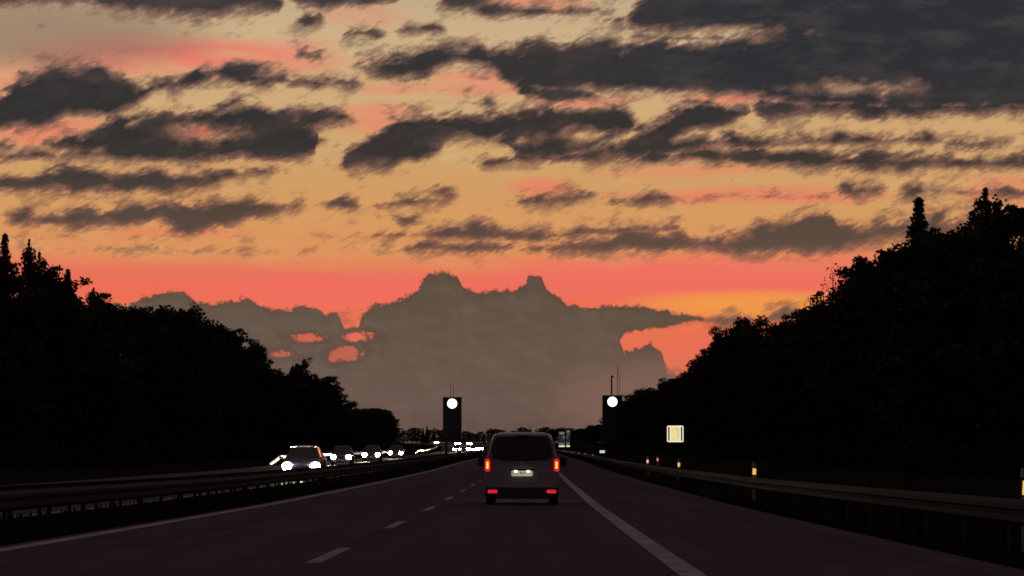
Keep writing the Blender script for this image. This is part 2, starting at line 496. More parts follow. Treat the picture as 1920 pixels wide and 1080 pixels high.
nt.links.new(vm.outputs[0], b_.inputs['Base Color'])
M_line = mat('road_paint', (0.36, 0.345, 0.37), 0.7, var=0.35, scale=1.6, bump=0.2, spec=0.1)
M_grass = mat('verge_grass', (0.018, 0.021, 0.010), 0.95, var=0.45, scale=0.6, bump=0.8, spec=0.0)
M_blade = mat('grass_blade', (0.024, 0.03, 0.012), 0.9, var=0.4, scale=0.8, spec=0.0)
M_leaf = mat('leaf', (0.045, 0.042, 0.032), 0.85, var=0.4, scale=0.5, spec=0.04)
M_needle = mat('needle', (0.038, 0.038, 0.03), 0.85, var=0.4, scale=0.5, spec=0.04)
M_bark = mat('bark', (0.05, 0.038, 0.028), 0.95, var=0.4, scale=2.0, bump=0.6, spec=0.1)
M_zlit = mat('headlight_lit_steel', (0.55, 0.52, 0.46), 0.32, metal=0.9, var=0.15, scale=1.2)  # lighter, shinier copy of the rail steel to bring up headlight streaks
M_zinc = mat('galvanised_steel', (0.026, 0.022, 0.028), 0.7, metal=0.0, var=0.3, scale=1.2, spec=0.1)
M_post = mat('steel_post', (0.012, 0.012, 0.012), 0.8, metal=0.0, var=0.2, scale=2)
M_silver = mat('silver_paint', (0.21, 0.205, 0.265), 0.42, metal=0.25, var=0.06, scale=1.5, coat=0.5)
M_dark = mat('dark_plastic', (0.018, 0.017, 0.018), 0.6, var=0.2, scale=6)
M_glass = mat('tinted_glass', (0.006, 0.006, 0.007), 0.12, var=0.1, scale=3, spec=0.35)
M_tyre = mat('tyre_rubber', (0.015, 0.015, 0.015), 0.85, var=0.2, scale=12)
M_rim = mat('wheel_rim', (0.35, 0.35, 0.36), 0.35, metal=0.8, var=0.1, scale=5)
M_plate = glow('number_plate_glow', lin(225, 220, 175), 0.48, (0.8, 0.78, 0.6))  # light of the plate lamps put into the plate as emission
M_char = mat('plate_character', (0.02, 0.02, 0.02), 0.6, var=0.1, scale=20)
M_bulb = glow('plate_lamp', (1.0, 0.97, 0.85), 3.0)
M_tail = glow('tail_lens', (1.0, 0.02, 0.02), 1.1, (0.4, 0.02, 0.02))
M_tdim = glow('tail_lens_dark', (0.5, 0.005, 0.008), 0.35, (0.2, 0.01, 0.01))
M_core = glow('tail_filament', (1.0, 0.42, 0.03), 2.2, (0.6, 0.2, 0.02))
M_fog = glow('bumper_lamp_lens', (1.0, 0.02, 0.04), 0.7, (0.4, 0.02, 0.02))
M_head = glow('headlamp_lens', (1.0, 0.93, 0.86), 220.0, (0.8, 0.8, 0.8))
M_vhead = glow('van_headlamp_lens', (1.0, 0.93, 0.86), 6.0, (0.8, 0.8, 0.8))
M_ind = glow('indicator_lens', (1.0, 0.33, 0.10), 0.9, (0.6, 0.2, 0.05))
M_led = glow('led_matrix', (1.0, 0.97, 0.93), 2.2)
M_ledd = glow('led_matrix_weak', (0.95, 0.9, 0.86), 0.72)
M_box = mat('matrix_housing', (0.012, 0.011, 0.012), 0.7, var=0.15, scale=3)
M_ref = glow('amber_reflector_glow', lin(255, 205, 96), 0.85, (0.7, 0.6, 0.3))  # these reflectors glow by emission in place of headlight retroreflection
M_refo = glow('orange_reflector_glow', lin(255, 190, 150), 1.1, (0.7, 0.4, 0.3))
M_refr = glow('red_reflector_glow', lin(250, 120, 130), 1.0, (0.7, 0.2, 0.2))
M_refw = glow('white_reflector_glow', lin(225, 215, 215), 0.9)
M_refd = glow('faint_reflector_glow', lin(120, 112, 120), 0.9)
M_pwht = mat('white_post', (0.32, 0.31, 0.30), 0.6, var=0.1, scale=5)
M_pblk = mat('black_band', (0.02, 0.02, 0.02), 0.6, var=0.1, scale=5)
M_sgnw = glow('sign_border_glow', lin(248, 240, 205), 1.0, (0.8, 0.8, 0.7))  # sign faces are self-lit where the sheeting would return headlight
M_sgny = glow('sign_field_glow', lin(228, 214, 150), 1.0, (0.7, 0.65, 0.4))
M_sgnb = mat('sign_black', (0.02, 0.02, 0.025), 0.6, var=0.1, scale=8)
M_blue = glow('sign_blue_glow', lin(34, 44, 50), 0.7, (0.02, 0.05, 0.12))
M_sgng = glow('sign_grey_glow', lin(120, 122, 100), 0.8)
M_bpaint = mat('blue_grey_paint', (0.03, 0.034, 0.075), 0.45, metal=0.1, var=0.08, scale=2, coat=0.2)
M_kpaint = mat('dark_car_paint', (0.008, 0.008, 0.009), 0.5, metal=0.0, var=0.08, scale=2, coat=0.1, spec=0.2)
M_gpaint = mat('grey_car_paint', (0.10, 0.10, 0.105), 0.4, metal=0.3, var=0.08, scale=2, coat=0.5)
M_chrome = mat('chrome_trim', (0.6, 0.6, 0.6), 0.2, metal=1.0, var=0.05, scale=4)


# ------------------------------------------------------------------ mesh helpers
class MB:
    def __init__(self):
        self.v, self.f = [], []

    def box(self, c, s, rot=None):
        b = len(self.v)
        for dx in (-.5, .5):
            for dy in (-.5, .5):
                for dz in (-.5, .5):
                    p = Vector((dx * s[0], dy * s[1], dz * s[2]))
                    if rot is not None:
                        p = rot @ p
                    self.v.append(tuple(p + Vector(c)))
        for q in ((0, 1, 3, 2), (4, 6, 7, 5), (0, 4, 5, 1), (2, 3, 7, 6), (0, 2, 6, 4), (1, 5, 7, 3)):
            self.f.append(tuple(b + i for i in q))
        return self

    def tube(self, pts, rad, n=8, cap=True):
        rings = []
        for i, p in enumerate(pts):
            p = Vector(p)
            t = (Vector(pts[min(i + 1, len(pts) - 1)]) - Vector(pts[max(i - 1, 0)])).normalized()
            a = t.orthogonal().normalized() if abs(t.z) < 0.9 else Vector((1, 0, 0))
            a = (a - t * a.dot(t)).normalized()
            c = t.cross(a)
            r = rad[i] if isinstance(rad, (list, tuple)) else rad
            b = len(self.v)
            for k in range(n):
                an = 2 * math.pi * k / n
                self.v.append(tuple(p + a * math.cos(an) * r + c * math.sin(an) * r))
            rings.append(b)
        for i in range(len(rings) - 1):
            for k in range(n):
                self.f.append((rings[i] + k, rings[i] + (k + 1) % n, rings[i + 1] + (k + 1) % n, rings[i + 1] + k))
        if cap:
            self.f.append(tuple(rings[0] + k for k in reversed(range(n))))
            self.f.append(tuple(rings[-1] + k for k in range(n)))
        return self

    def prism(self, outline, axis, a, b):
        """Outline of 2-D points extruded along axis ('x','y','z') from a to b."""
        n = len(outline)
        base = len(self.v)
        for t in (a, b):
            for (p, q) in outline:
                self.v.append({'x': (t, p, q), 'y': (p, t, q), 'z': (p, q, t)}[axis])
        self.f.append(tuple(base + i for i in reversed(range(n))))
        self.f.append(tuple(base + n + i for i in range(n)))
        for i in range(n):
            j = (i + 1) % n
            self.f.append((base + i, base + j, base + n + j, base + n + i))
        return self

    def mesh(self, name, m, smooth=False):
        me = bpy.data.meshes.new(name)
        me.from_pydata(self.v, [], self.f)
        me.materials.append(m)
        me.validate()
        me.update()
        import bmesh
        bm = bmesh.new(); bm.from_mesh(me)
        bmesh.ops.recalc_face_normals(bm, faces=bm.faces)
        bm.to_mesh(me); bm.free()
        if smooth:
            me.polygons.foreach_set('use_smooth', [True] * len(me.polygons))
        return me

    def build(self, name, m, parent=None, smooth=False, bevel=0.0):
        o = bpy.data.objects.new(name, self.mesh(name, m, smooth))
        COL.objects.link(o)
        o.parent = parent
        if bevel:
            md = o.modifiers.new('bevel', 'BEVEL')
            md.width = bevel; md.segments = 2; md.limit_method = 'ANGLE'
        return o


def tag(o, label=None, cat=None, group=None, kind=None):
    for k, v in (('label', label), ('category', cat), ('group', group), ('kind', kind)):
        if v:
            o[k] = v
    return o


def empty(name, loc, rz=0.0):
    o = bpy.data.objects.new(name, None)
    COL.objects.link(o)
    o.location = loc
    o.rotation_euler = (0, 0, rz)
    o.empty_display_size = 0.3
    return o



def copy_tree(o, parent=None):
    c = o.copy()
    COL.objects.link(c)
    c.parent = parent
    for ch in list(o.children):
        copy_tree(ch, c)
    return c


def rrect(w, h, r, n=4, cx=0.0, cz=0.0):
    pts = []
    for (sx_, sz_, a0) in ((1, 1, 0), (-1, 1, 90), (-1, -1, 180), (1, -1, 270)):
        for k in range(n + 1):
            a = math.radians(a0 + 90 * k / n)
            pts.append((cx + sx_ * (w / 2 - r) + r * math.cos(a), cz + sz_ * (h / 2 - r) + r * math.sin(a)))
    return pts


def circle(r, n=28, cx=0.0, cz=0.0):
    return [(cx + r * math.cos(2 * math.pi * k / n), cz + r * math.sin(2 * math.pi * k / n)) for k in range(n)]


def strip(name, x0, x1, z, m, d0=-60, d1=2400, step=None):
    mb = MB()
    st = [d0] + [s for s in ST if d0 < s < d1] + [d1]
    for d in st:
        mb.v.append(tuple(at(x0, d, z))); mb.v.append(tuple(at(x1, d, z)))
    for i in range(len(st) - 1):
        mb.f.append((2 * i, 2 * i + 1, 2 * i + 3, 2 * i + 2))
    return mb, name, m


# ------------------------------------------------------------------ the setting
mb = MB()
xs = [-2500, -1200, -600, -300, -150, -80, -45, -30, -23, -21.2, -10.0, -9.4, -8.8, -7.4, -7.1, 5.0, 5.3, 6, 8, 15, 25, 45, 80, 150, 300, 600, 1200, 2500]
rng = random.Random(3)
for d in ST:
    for x in xs:
        zz_ = 0.0
        if x > 15 or x < -30:
            zz_ += 0.3 * math.sin(d * 0.021 + x * 0.05) * min(1, (abs(x) - 15) / 40)
        if 5.2 < x < 9 or -9.5 < x < -7.3 or -28 < x < -21.5:
            zz_ -= 0.05
        if x == 6:
            zz_ -= 0.02
        mb.v.append(tuple(at(x, d, zz_)))
nx = len(xs)
for i in range(len(ST) - 1):
    for j in range(nx - 1):
        mb.f.append((i * nx + j, i * nx + j + 1, (i + 1) * nx + j + 1, (i + 1) * nx + j))
tag(mb.build('ground', M_grass), kind='structure')

for (nm, x0, x1) in (('road', -6.95, 5.0), ('opposite_road', -21.0, -10.0)):
    mb, nm, m = strip(nm, x0, x1, 0.02, M_asph)
    tag(mb.build(nm, m), kind='structure')
for (nm, x0, x1, a) in (('road_marking', 1.415, 1.675, -60), ('left_edge_line', -6.74, -6.48, -60), ('opposite_left_edge_line', -17.75, -17.5, -60), ('opposite_right_edge_line', -10.35, -10.1, -60)):
    mb, nm, m = strip(nm, x0, x1, 0.026, M_line, a, 1700)
    tag(mb.build('road_marking', m), kind='structure')
dash = MB()
k = 34.9 - 18 * 4
while k < 1000:
    b = len(dash.v)
    for d in (k, k + 3, k + 6):
        dash.v.append(tuple(at(-2.47, d, 0.026))); dash.v.append(tuple(at(-2.31, d, 0.026)))
    dash.f.append((b, b + 1, b + 3, b + 2)); dash.f.append((b + 2, b + 3, b + 5, b + 4))
    b = len(dash.v)
    for d in (k + 4, k + 7, k + 10):
        dash.v.append(tuple(at(-14.0, d, 0.026))); dash.v.append(tuple(at(-13.84, d, 0.026)))
    dash.f.append((b, b + 1, b + 3, b + 2)); dash.f.append((b + 2, b + 3, b + 5, b + 4))
    k += 18
tag(dash.build('road_marking', M_line), kind='structure')

# verge grass
gb = MB()
rng = random.Random(5)
for (x0, x1, d0, d1, n, hh) in ((5.02, 5.6, 20, 150, 5000, 0.16), (5.8, 14, 30, 170, 7000, 0.3), (-9.9, -7.35, 30, 190, 7000, 0.22)):
    for _ in range(n):
        d = d0 * (d1 / d0) ** rng.random()
        x = rng.uniform(x0, x1)
        hgt = hh * rng.uniform(0.35, 1.1)
        p = at(x, d, -0.06)
        an = rng.uniform(0, math.pi)
        wv = Vector((math.cos(an), math.sin(an), 0)) * rng.uniform(0.02, 0.06)
        ln = Vector((rng.uniform(-.3, .3), rng.uniform(-.3, .3), 1)) * hgt
        b = len(gb.v)
        gb.v += [tuple(p - wv), tuple(p + wv), tuple(p + ln)]
        gb.f.append((b, b + 1, b + 2))
tag(gb.build('grass', M_blade), kind='stuff')

# ------------------------------------------------------------------ guard rails
WPROF = [(0.0, 0.0), (0.03, 0.02), (0.08, 0.055), (0.08, 0.11), (0.025, 0.145), (0.025, 0.165), (0.08, 0.20), (0.08, 0.255), (0.03, 0.29), (0.0, 0.31)]


def guard_rail(label, X, face, d0, d1, top=0.70, step=4.0, drop0=False, drop1=False, refl=(), parts=True, mname=M_zinc):
    root = empty('guard_rail', at(X, d0))
    tag(root, label, 'guard rail', 'guard rails along the motorway')
    o0 = root.location.copy()
    st = [d0]
    dd = d0
    while dd < d1 - 0.1:
        dd += 4.0 if dd < 400 else 8.0
        st.append(min(dd, d1))
    bm_ = MB()
    n = len(WPROF)
    outl = [(p * face, q) for p, q in WPROF] + [((p - 0.006) * face, q) for p, q in reversed(WPROF)]
    n = len(outl)
    def dropz(d):
        z = 0.0
        if drop0:
            z -= 0.62 * max(0.0, 1 - (d - d0) / 12.0)
        if drop1:
            z -= 0.62 * max(0.0, 1 - (d1 - d) / 12.0)
        return z
    for d in st:
        p = at(X, d, top - 0.31 + dropz(d)) - o0
        for (a, q) in outl:
            bm_.v.append((p.x + a, p.y, p.z + q))
    for i in range(len(st) - 1):
        for j in range(n):
            jj = (j + 1) % n
            bm_.f.append((i * n + j, i * n + jj, (i + 1) * n + jj, (i + 1) * n + j))
    bm_.build('rail_beam', mname, root)
    pm_ = MB().prism([(-0.03, -0.05), (0.03, -0.05), (0.03, -0.044), (-0.024, -0.044), (-0.024, 0.044), (0.03, 0.044), (0.03, 0.05), (-0.03, 0.05)], 'z', -0.25, top - 0.05).mesh('post', M_post)
    far_ = MB()
    d = d0 + (14 if drop0 else 1)
    while d < d1 - (13 if drop1 else 0):
        p = at(X - 0.05 * face, d) - o0
        if d < 260:
            c = bpy.data.objects.new('post', pm_)
            COL.objects.link(c); c.parent = root; c.location = p
        else:
            far_.box((p.x, p.y, p.z + top / 2 - 0.2), (0.06, 0.1, top + 0.2))
        d += step
    if far_.v:
        tag(far_.build('far_posts', M_post, root), kind='stuff')
    rm = MB().prism(rrect(0.11, 0.11, 0.05, 4), 'y', -0.012, 0.0).mesh('reflector', M_refd)
    for d in refl:
        c = bpy.data.objects.new('reflector', rm)
        COL.objects.link(c); c.parent = root
        c.location = at(X + 0.1 * face, d, top + 0.0) - o0
    return root


guard_rail('galvanised crash barrier along the right verge behind the hard shoulder', 5.75, -1, 22, 900, 0.68, 4.0, refl=(302, 345, 393, 444, 490, 540, 600))
guard_rail('median crash barrier beside the left edge line of the near carriageway', -7.95, 1, 28, 900, 0.68, 4.0)
guard_rail('median crash barrier on the far side facing the oncoming lanes', -9.45, -1, 28, 900, 0.68, 4.0)
guard_rail('short outer crash barrier glinting behind the nearest oncoming car, its end ramped into the verge', -22.4, 1, 272, 520, 0.74, 4.0, drop0=True, drop1=True, mname=M_zlit)
guard_rail('distant outer crash barrier glinting left of the headlight cluster, its end ramped into the verge', -22.4, 1, 610, 900, 0.74, 4.0, drop0=True, mname=M_zlit)


# ------------------------------------------------------------------ guide posts with self-lit reflectors
def guide_post(X, d, rm, label, hgt=1.0):
    root = empty('guide_post', at(X, d))
    tag(root, label, 'guide post', 'delineator posts along the right verge')
    MB().prism(rrect(0.12, 0.10, 0.04, 3), 'z', -0.1, hgt * 0.66).build('post_body', M_pwht, root)
    MB().prism(rrect(0.121, 0.101, 0.04, 3), 'z', hgt * 0.66, hgt * 0.92).build('black_band', M_pblk, root)
    MB().prism([(-0.06, 0), (0.06, 0), (0.03, 0.1), (-0.05, 0.12)], 'y', -0.05, 0.05).build('cap', M_pwht, root).location = (0, 0, hgt * 0.92)
    MB().prism([(-0.055, -0.09), (0.045, -0.095), (0.055, 0.075), (-0.045, 0.095)], 'y', -0.07, -0.052).build('reflector', rm, root).location = (0, 0, hgt * 0.78)
    return root


guide_post(6.45, 42.0, M_ref, 'closest guide post, cut by the right picture edge, with a broad amber reflector')
guide_post(6.42, 93.0, M_ref, 'guide post with a bright yellow reflector standing alone above the right crash barrier')
guide_post(6.42, 141.0, M_ref, 'guide post with a yellow reflector below and right of the square sign')
guide_post(6.3, 176.0, M_refo, 'guide post with an orange-tinted reflector left of the square sign post')
guide_post(7.9, 203.0, M_refr, 'guide post with a small red-tinted reflector set back behind the orange one')

# small plates further along, self-lit in place of returned headlight
def marker_plate(X, d, z, w, h, m, label):
    root = empty('marker_plate', at(X, d))
    tag(root, label, 'marker')
    MB().tube([(0, 0, -0.2), (0, 0, z + h / 2)], 0.03, 6).build('post', M_post, root)
    MB().prism(rrect(w, h, min(w, h) * 0.3, 3, 0, z), 'y', -0.06, -0.032).build('plate', m, root)
    return root


marker_plate(6.5, 300, 1.0, 0.50, 0.24, M_refw, 'small white reflecting plate low beside the right barrier below the right matrix sign')
marker_plate(5.95 + 0.6, 820, 1.1, 0.5, 0.9, M_refw, 'tiny pale marker beside the van roof, just left of the blue direction sign')

# ------------------------------------------------------------------ matrix signs on both sides of the road
def matrix_sign(X, d, label, w=1.82, top=6.22, bottom=1.9):
    root = empty('matrix_sign', at(X, d))
    tag(root, label, 'traffic sign', 'lit matrix signs on both sides of the road')
    MB().box((0, 0, (top + bottom) / 2), (w, 0.55, top - bottom)).build('housing', M_box, root, bevel=0.03)
    for s in (-1, 1):
        MB().box((s * (w / 2 - 0.35), 0.05, bottom / 2 - 0.15), (0.22, 0.22, bottom + 0.3)).build('leg', M_post, root)
    MB().prism([(-w / 2 - 0.06, top), (w / 2 + 0.06, top), (w / 2 + 0.06, top + 0.06), (-w / 2 - 0.06, top + 0.06)], 'y', -0.5, 0.34).build('canopy', M_box, root)
    cz = top - 0.57
    disc = MB().prism(circle(0.47, 36, 0, cz), 'y', -0.30, -0.277).build('led_disc', M_led, root)
    # the faint inner marks of the blown-out symbol
    MB().prism([(-0.12, cz + 0.25), (0.06, cz + 0.28), (0.06, cz + 0.31), (-0.12, cz + 0.28)], 'y', -0.306, -0.301).build('mark', M_ledd, disc)
    MB().prism([(-0.10, cz - 0.30), (0.14, cz - 0.30), (0.14, cz - 0.27), (-0.10, cz - 0.27)], 'y', -0.306, -0.301).build('mark', M_ledd, disc)
    MB().prism([(0.24, cz - 0.12), (0.27, cz - 0.12), (0.24, cz + 0.14), (0.21, cz + 0.14)], 'y', -0.306, -0.301).build('mark', M_ledd, disc)
    return root


ms = matrix_sign(-7.85, 312, 'black panel with a glowing white disc in the median, left of the van')
for s, hh in ((-0.18, 1.5), (0.1, 1.2)):
    MB().tube([(s, 0, 6.2), (s, 0, 6.2 + hh)], 0.022, 6).build('antenna', M_box, ms)
ms = matrix_sign(7.75, 312, 'black panel with a glowing white disc at the right verge, against the trees', w=1.95, top=6.4)
MB().tube([(0.52, 0, 6.4), (0.52, 0, 9.4)], 0.026, 6).build('antenna', M_box, ms)
MB().tube([(0.70, 0, 6.4), (0.70, 0, 8.6)], 0.018, 6).build('antenna', M_box, ms)
cm = empty('camera_mast', at(7.75, 315))
tag(cm, 'thin dark mast with a small camera on top rising behind the right matrix sign', 'mast')
MB().tube([(0, 0, -0.3), (0, 0, 8.3)], [0.09, 0.075], 8).build('mast', M_box, cm)
MB().box((0.06, -0.1, 8.36), (0.26, 0.4, 0.16)).build('camera_housing', M_box, cm, bevel=0.02)

# ------------------------------------------------------------------ square sign at right
sg = empty('square_sign', at(8.0, 180))
tag(sg, 'square cream sign with white rim and two black side bars before the right wood', 'road sign')
zc = 2.3
for s in (-1, 1):
    MB().tube([(s * 0.32, 0.03, -0.3), (s * 0.32, 0.03, zc + 0.4)], 0.035, 8).build('post', M_post, sg)
MB().prism(rrect(0.92, 0.92, 0.08, 4, 0, zc), 'y', -0.03, -0.012).build('rim', M_sgnw, sg)
MB().prism(rrect(0.82, 0.82, 0.05, 4, 0, zc), 'y', -0.036, -0.031).build('field', M_sgny, sg)
for s in (-1, 1):
    MB().box((s * 0.355, -0.0405, zc), (0.085, 0.006, 0.78)).build('black_bar', M_sgnb, sg)
    MB().box((s * 0.29, -0.0405, zc), (0.035, 0.006, 0.78)).build('white_bar', M_sgnw, sg)
crv = [(0.02, 0.33), (0.07, 0.27), (0.16, 0.24), (0.19, 0.17), (0.19, -0.1), (0.15, -0.18), (0.07, -0.22)]
mbc = MB()
for (a, b) in zip(crv[:-1], crv[1:]):
    dx, dz = b[0] - a[0], b[1] - a[1]
    ln = math.hypot(dx, dz)
    mbc.box(((a[0] + b[0]) / 2, -0.0385, zc + (a[1] + b[1]) / 2), (ln + 0.006, 0.004, 0.014), Matrix.Rotation(-math.atan2(dz, dx), 3, 'Y'))
mbc.build('thin_line', mat('sign_thin_line', (0.10, 0.09, 0.05), 0.6), sg)

# ------------------------------------------------------------------ blue direction sign far ahead
bs = empty('direction_sign', at(7.2, 690))
tag(bs, 'tall blue motorway sign with white marks between the van and the right trees', 'road sign')
for s in (-0.55, 0.85):
    MB().box((s, 0.1, 2.2), (0.14, 0.14, 5.2)).build('post', M_post, bs)
pnl = MB().prism(rrect(1.36, 3.3, 0.08, 3, -0.55, 2.85), 'y', -0.03, 0.02).build('panel', M_blue, bs)
pn2 = MB().prism(rrect(0.86, 3.7, 0.08, 3, 0.80, 3.05), 'y', -0.03, 0.02).build('panel', M_blue, bs)
for (par, x, z, w, h, m) in ((pnl, -0.55, 4.2, 1.0, 0.5, M_sgng), (pnl, -0.55, 1.9, 1.2, 0.35, M_sgng), (pnl, -0.55, 1.4, 1.25, 0.3, M_sgnw), (pn2, 0.85, 4.55, 0.6, 0.45, M_sgng), (pn2, 0.8, 3.9, 0.6, 0.12, M_sgng),
                             (pn2, 0.78, 1.95, 0.55, 0.4, M_sgng), (pn2, 0.80, 1.42, 0.72, 0.3, M_sgnw), (pnl, -0.28, 3.32, 0.14, 0.42, M_sgng), (pnl, 0.04, 3.32, 0.12, 0.42, M_sgng), (pnl, -0.12, 3.5, 0.24, 0.1, M_sgng), (pnl, -0.16, 2.9, 0.12, 0.2, M_sgng),
                             (pn2, 0.62, 3.3, 0.12, 0.4, M_sgng)):
    MB().box((x, -0.037, z), (w, 0.01, h)).build('white_mark', m, par)


# ------------------------------------------------------------------ vehicles
def loft(secs, name, m, parent, sub=2):
    """secs: list of (y, [(x,z) half outline from bottom centre up to top centre]); mirrored, capped, subdivided."""
    mb = MB()
    rings = []
    for (y, half) in secs:
        ring = [(x, y, z) for x, z in half] + [(-x, y, z) for x, z in reversed(half) if abs(x) > 1e-4]
        rings.append(len(mb.v))
        mb.v += ring
        n = len(ring)
    for i in range(len(rings) - 1):
        for k in range(n):
            kk = (k + 1) % n
            mb.f.append((rings[i] + k, rings[i] + kk, rings[i + 1] + kk, rings[i + 1] + k))
    mb.f.append(tuple(rings[0] + k for k in range(n)))
    mb.f.append(tuple(rings[-1] + k for k in reversed(range(n))))
    o = mb.build(name, m, parent, smooth=True)
    md = o.modifiers.new('sub', 'SUBSURF')
    md.levels = sub; md.render_levels = sub
    return o


def wheel(parent, x, y, r, w):
    c = empty('wheel', (x, y, r))
    c.parent = parent
    s = 1 if x > 0 else -1
    prof_ = [(r * 0.62, -w / 2), (r * 0.93, -w / 2), (r, -w / 2 + 0.03), (r, w / 2 - 0.03), (r * 0.93, w / 2), (r * 0.62, w / 2)]
    t = MB()
    n = 24
    for k in range(n):
        a = 2 * math.pi * k / n
        for (rr, xx) in prof_:
            t.v.append((xx, rr * math.cos(a), rr * math.sin(a)))
    q = len(prof_)
    for k in range(n):
        for j in range(q):
            t.f.append((k * q + j, k * q + (j + 1) % q, ((k + 1) % n) * q + (j + 1) % q, ((k + 1) % n) * q + j))
    t.build('tyre', M_tyre, c, smooth=False)
    MB().prism(circle(r * 0.63, 20), 'x', -w / 2 + 0.03 if s < 0 else w / 2 - 0.06, -w / 2 + 0.06 if s < 0 else w / 2 - 0.03).build('rim', M_rim, c)
    return c


def spot(parent, loc, target, energy, col, size=70, blend=0.8, rad=0.08):
    l = bpy.data.lights.new('headlamp_beam', 'SPOT')
    l.energy = energy; l.color = col
    l.spot_size = math.radians(size); l.spot_blend = blend
    l.shadow_soft_size = rad
    o = bpy.data.objects.new('headlamp_beam', l)
    COL.objects.link(o)
    o.parent = parent
    o.location = loc
    o.rotation_euler = (Vector(target) - Vector(loc)).to_track_quat('-Z', 'Y').to_euler()
    return o


# --- the silver van ahead (rear at y = 0, front at y = +4.4)
van = empty('van', at(-0.27, 80.0, 0.02))
tag(van, 'silver van driving ahead in the right lane with glowing tail lamps and lit number plate', 'van')


def vsec(w, z0, zb, zs, zt, wt):
    """floor half width w at sill z0, belt zb, shoulder zs narrowing to roof half width wt at zt"""
    return [(0, z0), (w * 0.8, z0), (w * 0.97, z0 + 0.06), (w, zb * 0.55), (w, zb), (w * 0.985, zb + 0.08), (wt + (w - wt) * 0.45, zs), (wt, zt - 0.07), (wt * 0.82, zt - 0.005), (0, zt)]


loft([(0.06, vsec(0.84, 0.34, 0.98, 1.40, 1.70, 0.67)), (0.0, vsec(0.875, 0.32, 1.0, 1.42, 1.73, 0.70)), (0.10, vsec(0.915, 0.28, 1.0, 1.44, 1.80, 0.735)), (0.35, vsec(0.92, 0.25, 1.0, 1.45, 1.82, 0.75)),
      (1.8, vsec(0.925, 0.22, 1.0, 1.45, 1.84, 0.76)), (2.7, vsec(0.925, 0.22, 1.0, 1.43, 1.80, 0.75)), (3.35, vsec(0.92, 0.22, 0.98, 1.12, 1.30, 0.72)), (3.9, vsec(0.90, 0.24, 0.85, 0.95, 1.05, 0.70)),
      (4.3, vsec(0.84, 0.28, 0.72, 0.80, 0.88, 0.6)), (4.4, vsec(0.76, 0.32, 0.65, 0.7, 0.76, 0.5))], 'body', M_silver, van, 2)
# tailgate glass
gl = MB()
out = [(-0.66, 1.66), (0.66, 1.66), (0.735, 1.40), (0.745, 1.26), (0.70, 1.17), (0.55, 1.125), (0, 1.10), (-0.55, 1.125), (-0.70, 1.17), (-0.745, 1.26), (-0.735, 1.40)]
gl.prism(out, 'y', -0.03, 0.05)
g_ = gl.build('rear_window', M_glass, van, bevel=0.015)
MB().box((0.12, -0.045, 1.16), (0.5, 0.02, 0.025), Matrix.Rotation(math.radians(-6), 3, 'Y')).build('wiper', M_dark, van)
sp_ = MB()
sp_.prism([(-0.14, 1.70), (0.14, 1.735), (0.16, 1.775), (-0.13, 1.745)], 'x', -0.66, 0.66)
sp_.build('roof_spoiler', M_silver, van, bevel=0.012)
MB().box((0, -0.142, 1.722), (0.38, 0.012, 0.03)).build('high_brake_lamp', M_dark, van)
for s in (-1, 1):
    # tail lamp: wrap-round unit, dark red housing, bright rim and filament
    hs = MB().prism([(s * 0.795, 0.82), (s * 0.93, 0.84), (s * 0.935, 1.14), (s * 0.86, 1.165), (s * 0.785, 1.13)], 'y', -0.035, 0.12).build('tail_lamp', M_tdim, van, bevel=0.012)
    c = s * 0.862
    rim = MB()
    oo, ii = rrect(0.125, 0.30, 0.05, 4, c, 0.99), rrect(0.085, 0.25, 0.035, 4, c, 0.99)
    n = len(oo)
    for y in (-0.052, -0.037):
        for p in oo: rim.v.append((p[0], y, p[1]))
        for p in ii: rim.v.append((p[0], y, p[1]))
    for k in range(n):
        kk = (k + 1) % n
        rim.f.append((k, kk, n + kk, n + k))
        rim.f.append((k, kk, 2 * n + kk, 2 * n + k))
        rim.f.append((n + k, n + kk, 3 * n + kk, 3 * n + k))
    rim.build('lamp_rim', M_tail, hs)
    MB().prism(rrect(0.05, 0.18, 0.02, 3, c, 0.99), 'y', -0.05, -0.037).build('filament', M_core, hs)
    # bumper lamp, wheel, mirror, roof rail
    MB().prism(rrect(0.24, 0.085, 0.03, 3, s * 0.735, 0.335), 'y', -0.105, -0.05).build('bumper_lamp', M_fog, van, bevel=0.01)
    wheel(van, s * 0.80, 0.78, 0.32, 0.21)
    wheel(van, s * 0.80, 3.55, 0.32, 0.21)
    MB().prism(rrect(0.20, 0.24, 0.07, 4, s * 1.05, 1.08), 'y', 2.95, 3.08).build('side_mirror', M_dark, van, bevel=0.02)
    MB().box((s * 0.91, 3.05, 1.03), (0.14, 0.06, 0.05)).build('mirror_arm', M_dark, van)
    rl = MB().tube([(s * 0.64, 0.25, 1.80), (s * 0.65, 0.4, 1.87), (s * 0.66, 1.4, 1.90), (s * 0.65, 2.3, 1.88), (s * 0.64, 2.5, 1.80)], 0.022, 8)
    rl.build('roof_rail', M_dark, van)
    for y0, y1 in ((0.45, 1.35), (1.45, 2.35)):
        ow = MB().box((0, 0, 0), (0.02, y1 - y0, 0.42)).build('side_window', M_glass, van, bevel=0.006)
        ow.location = (s * 0.862, (y0 + y1) / 2, 1.28)
        ow.rotation_euler = (0, s * math.radians(-15), 0)
    MB().prism(rrect(0.26, 0.2, 0.06, 3, s * 0.66, 0.72), 'y', 4.2, 4.36).build('headlamp', M_vhead, van)
    spot(van, (s * 0.62, 4.5, 0.68), (s * 0.62 + 0.6, 34, -0.6), 120, (1.0, 0.9, 0.78), 60)
bp = MB()
bp.prism([(-0.89, 0.16), (0.89, 0.16), (0.93, 0.26), (0.915, 0.44), (-0.915, 0.44), (-0.93, 0.26)], 'y', -0.09, 0.3)
bp.build('bumper', M_dark, van, bevel=0.03)
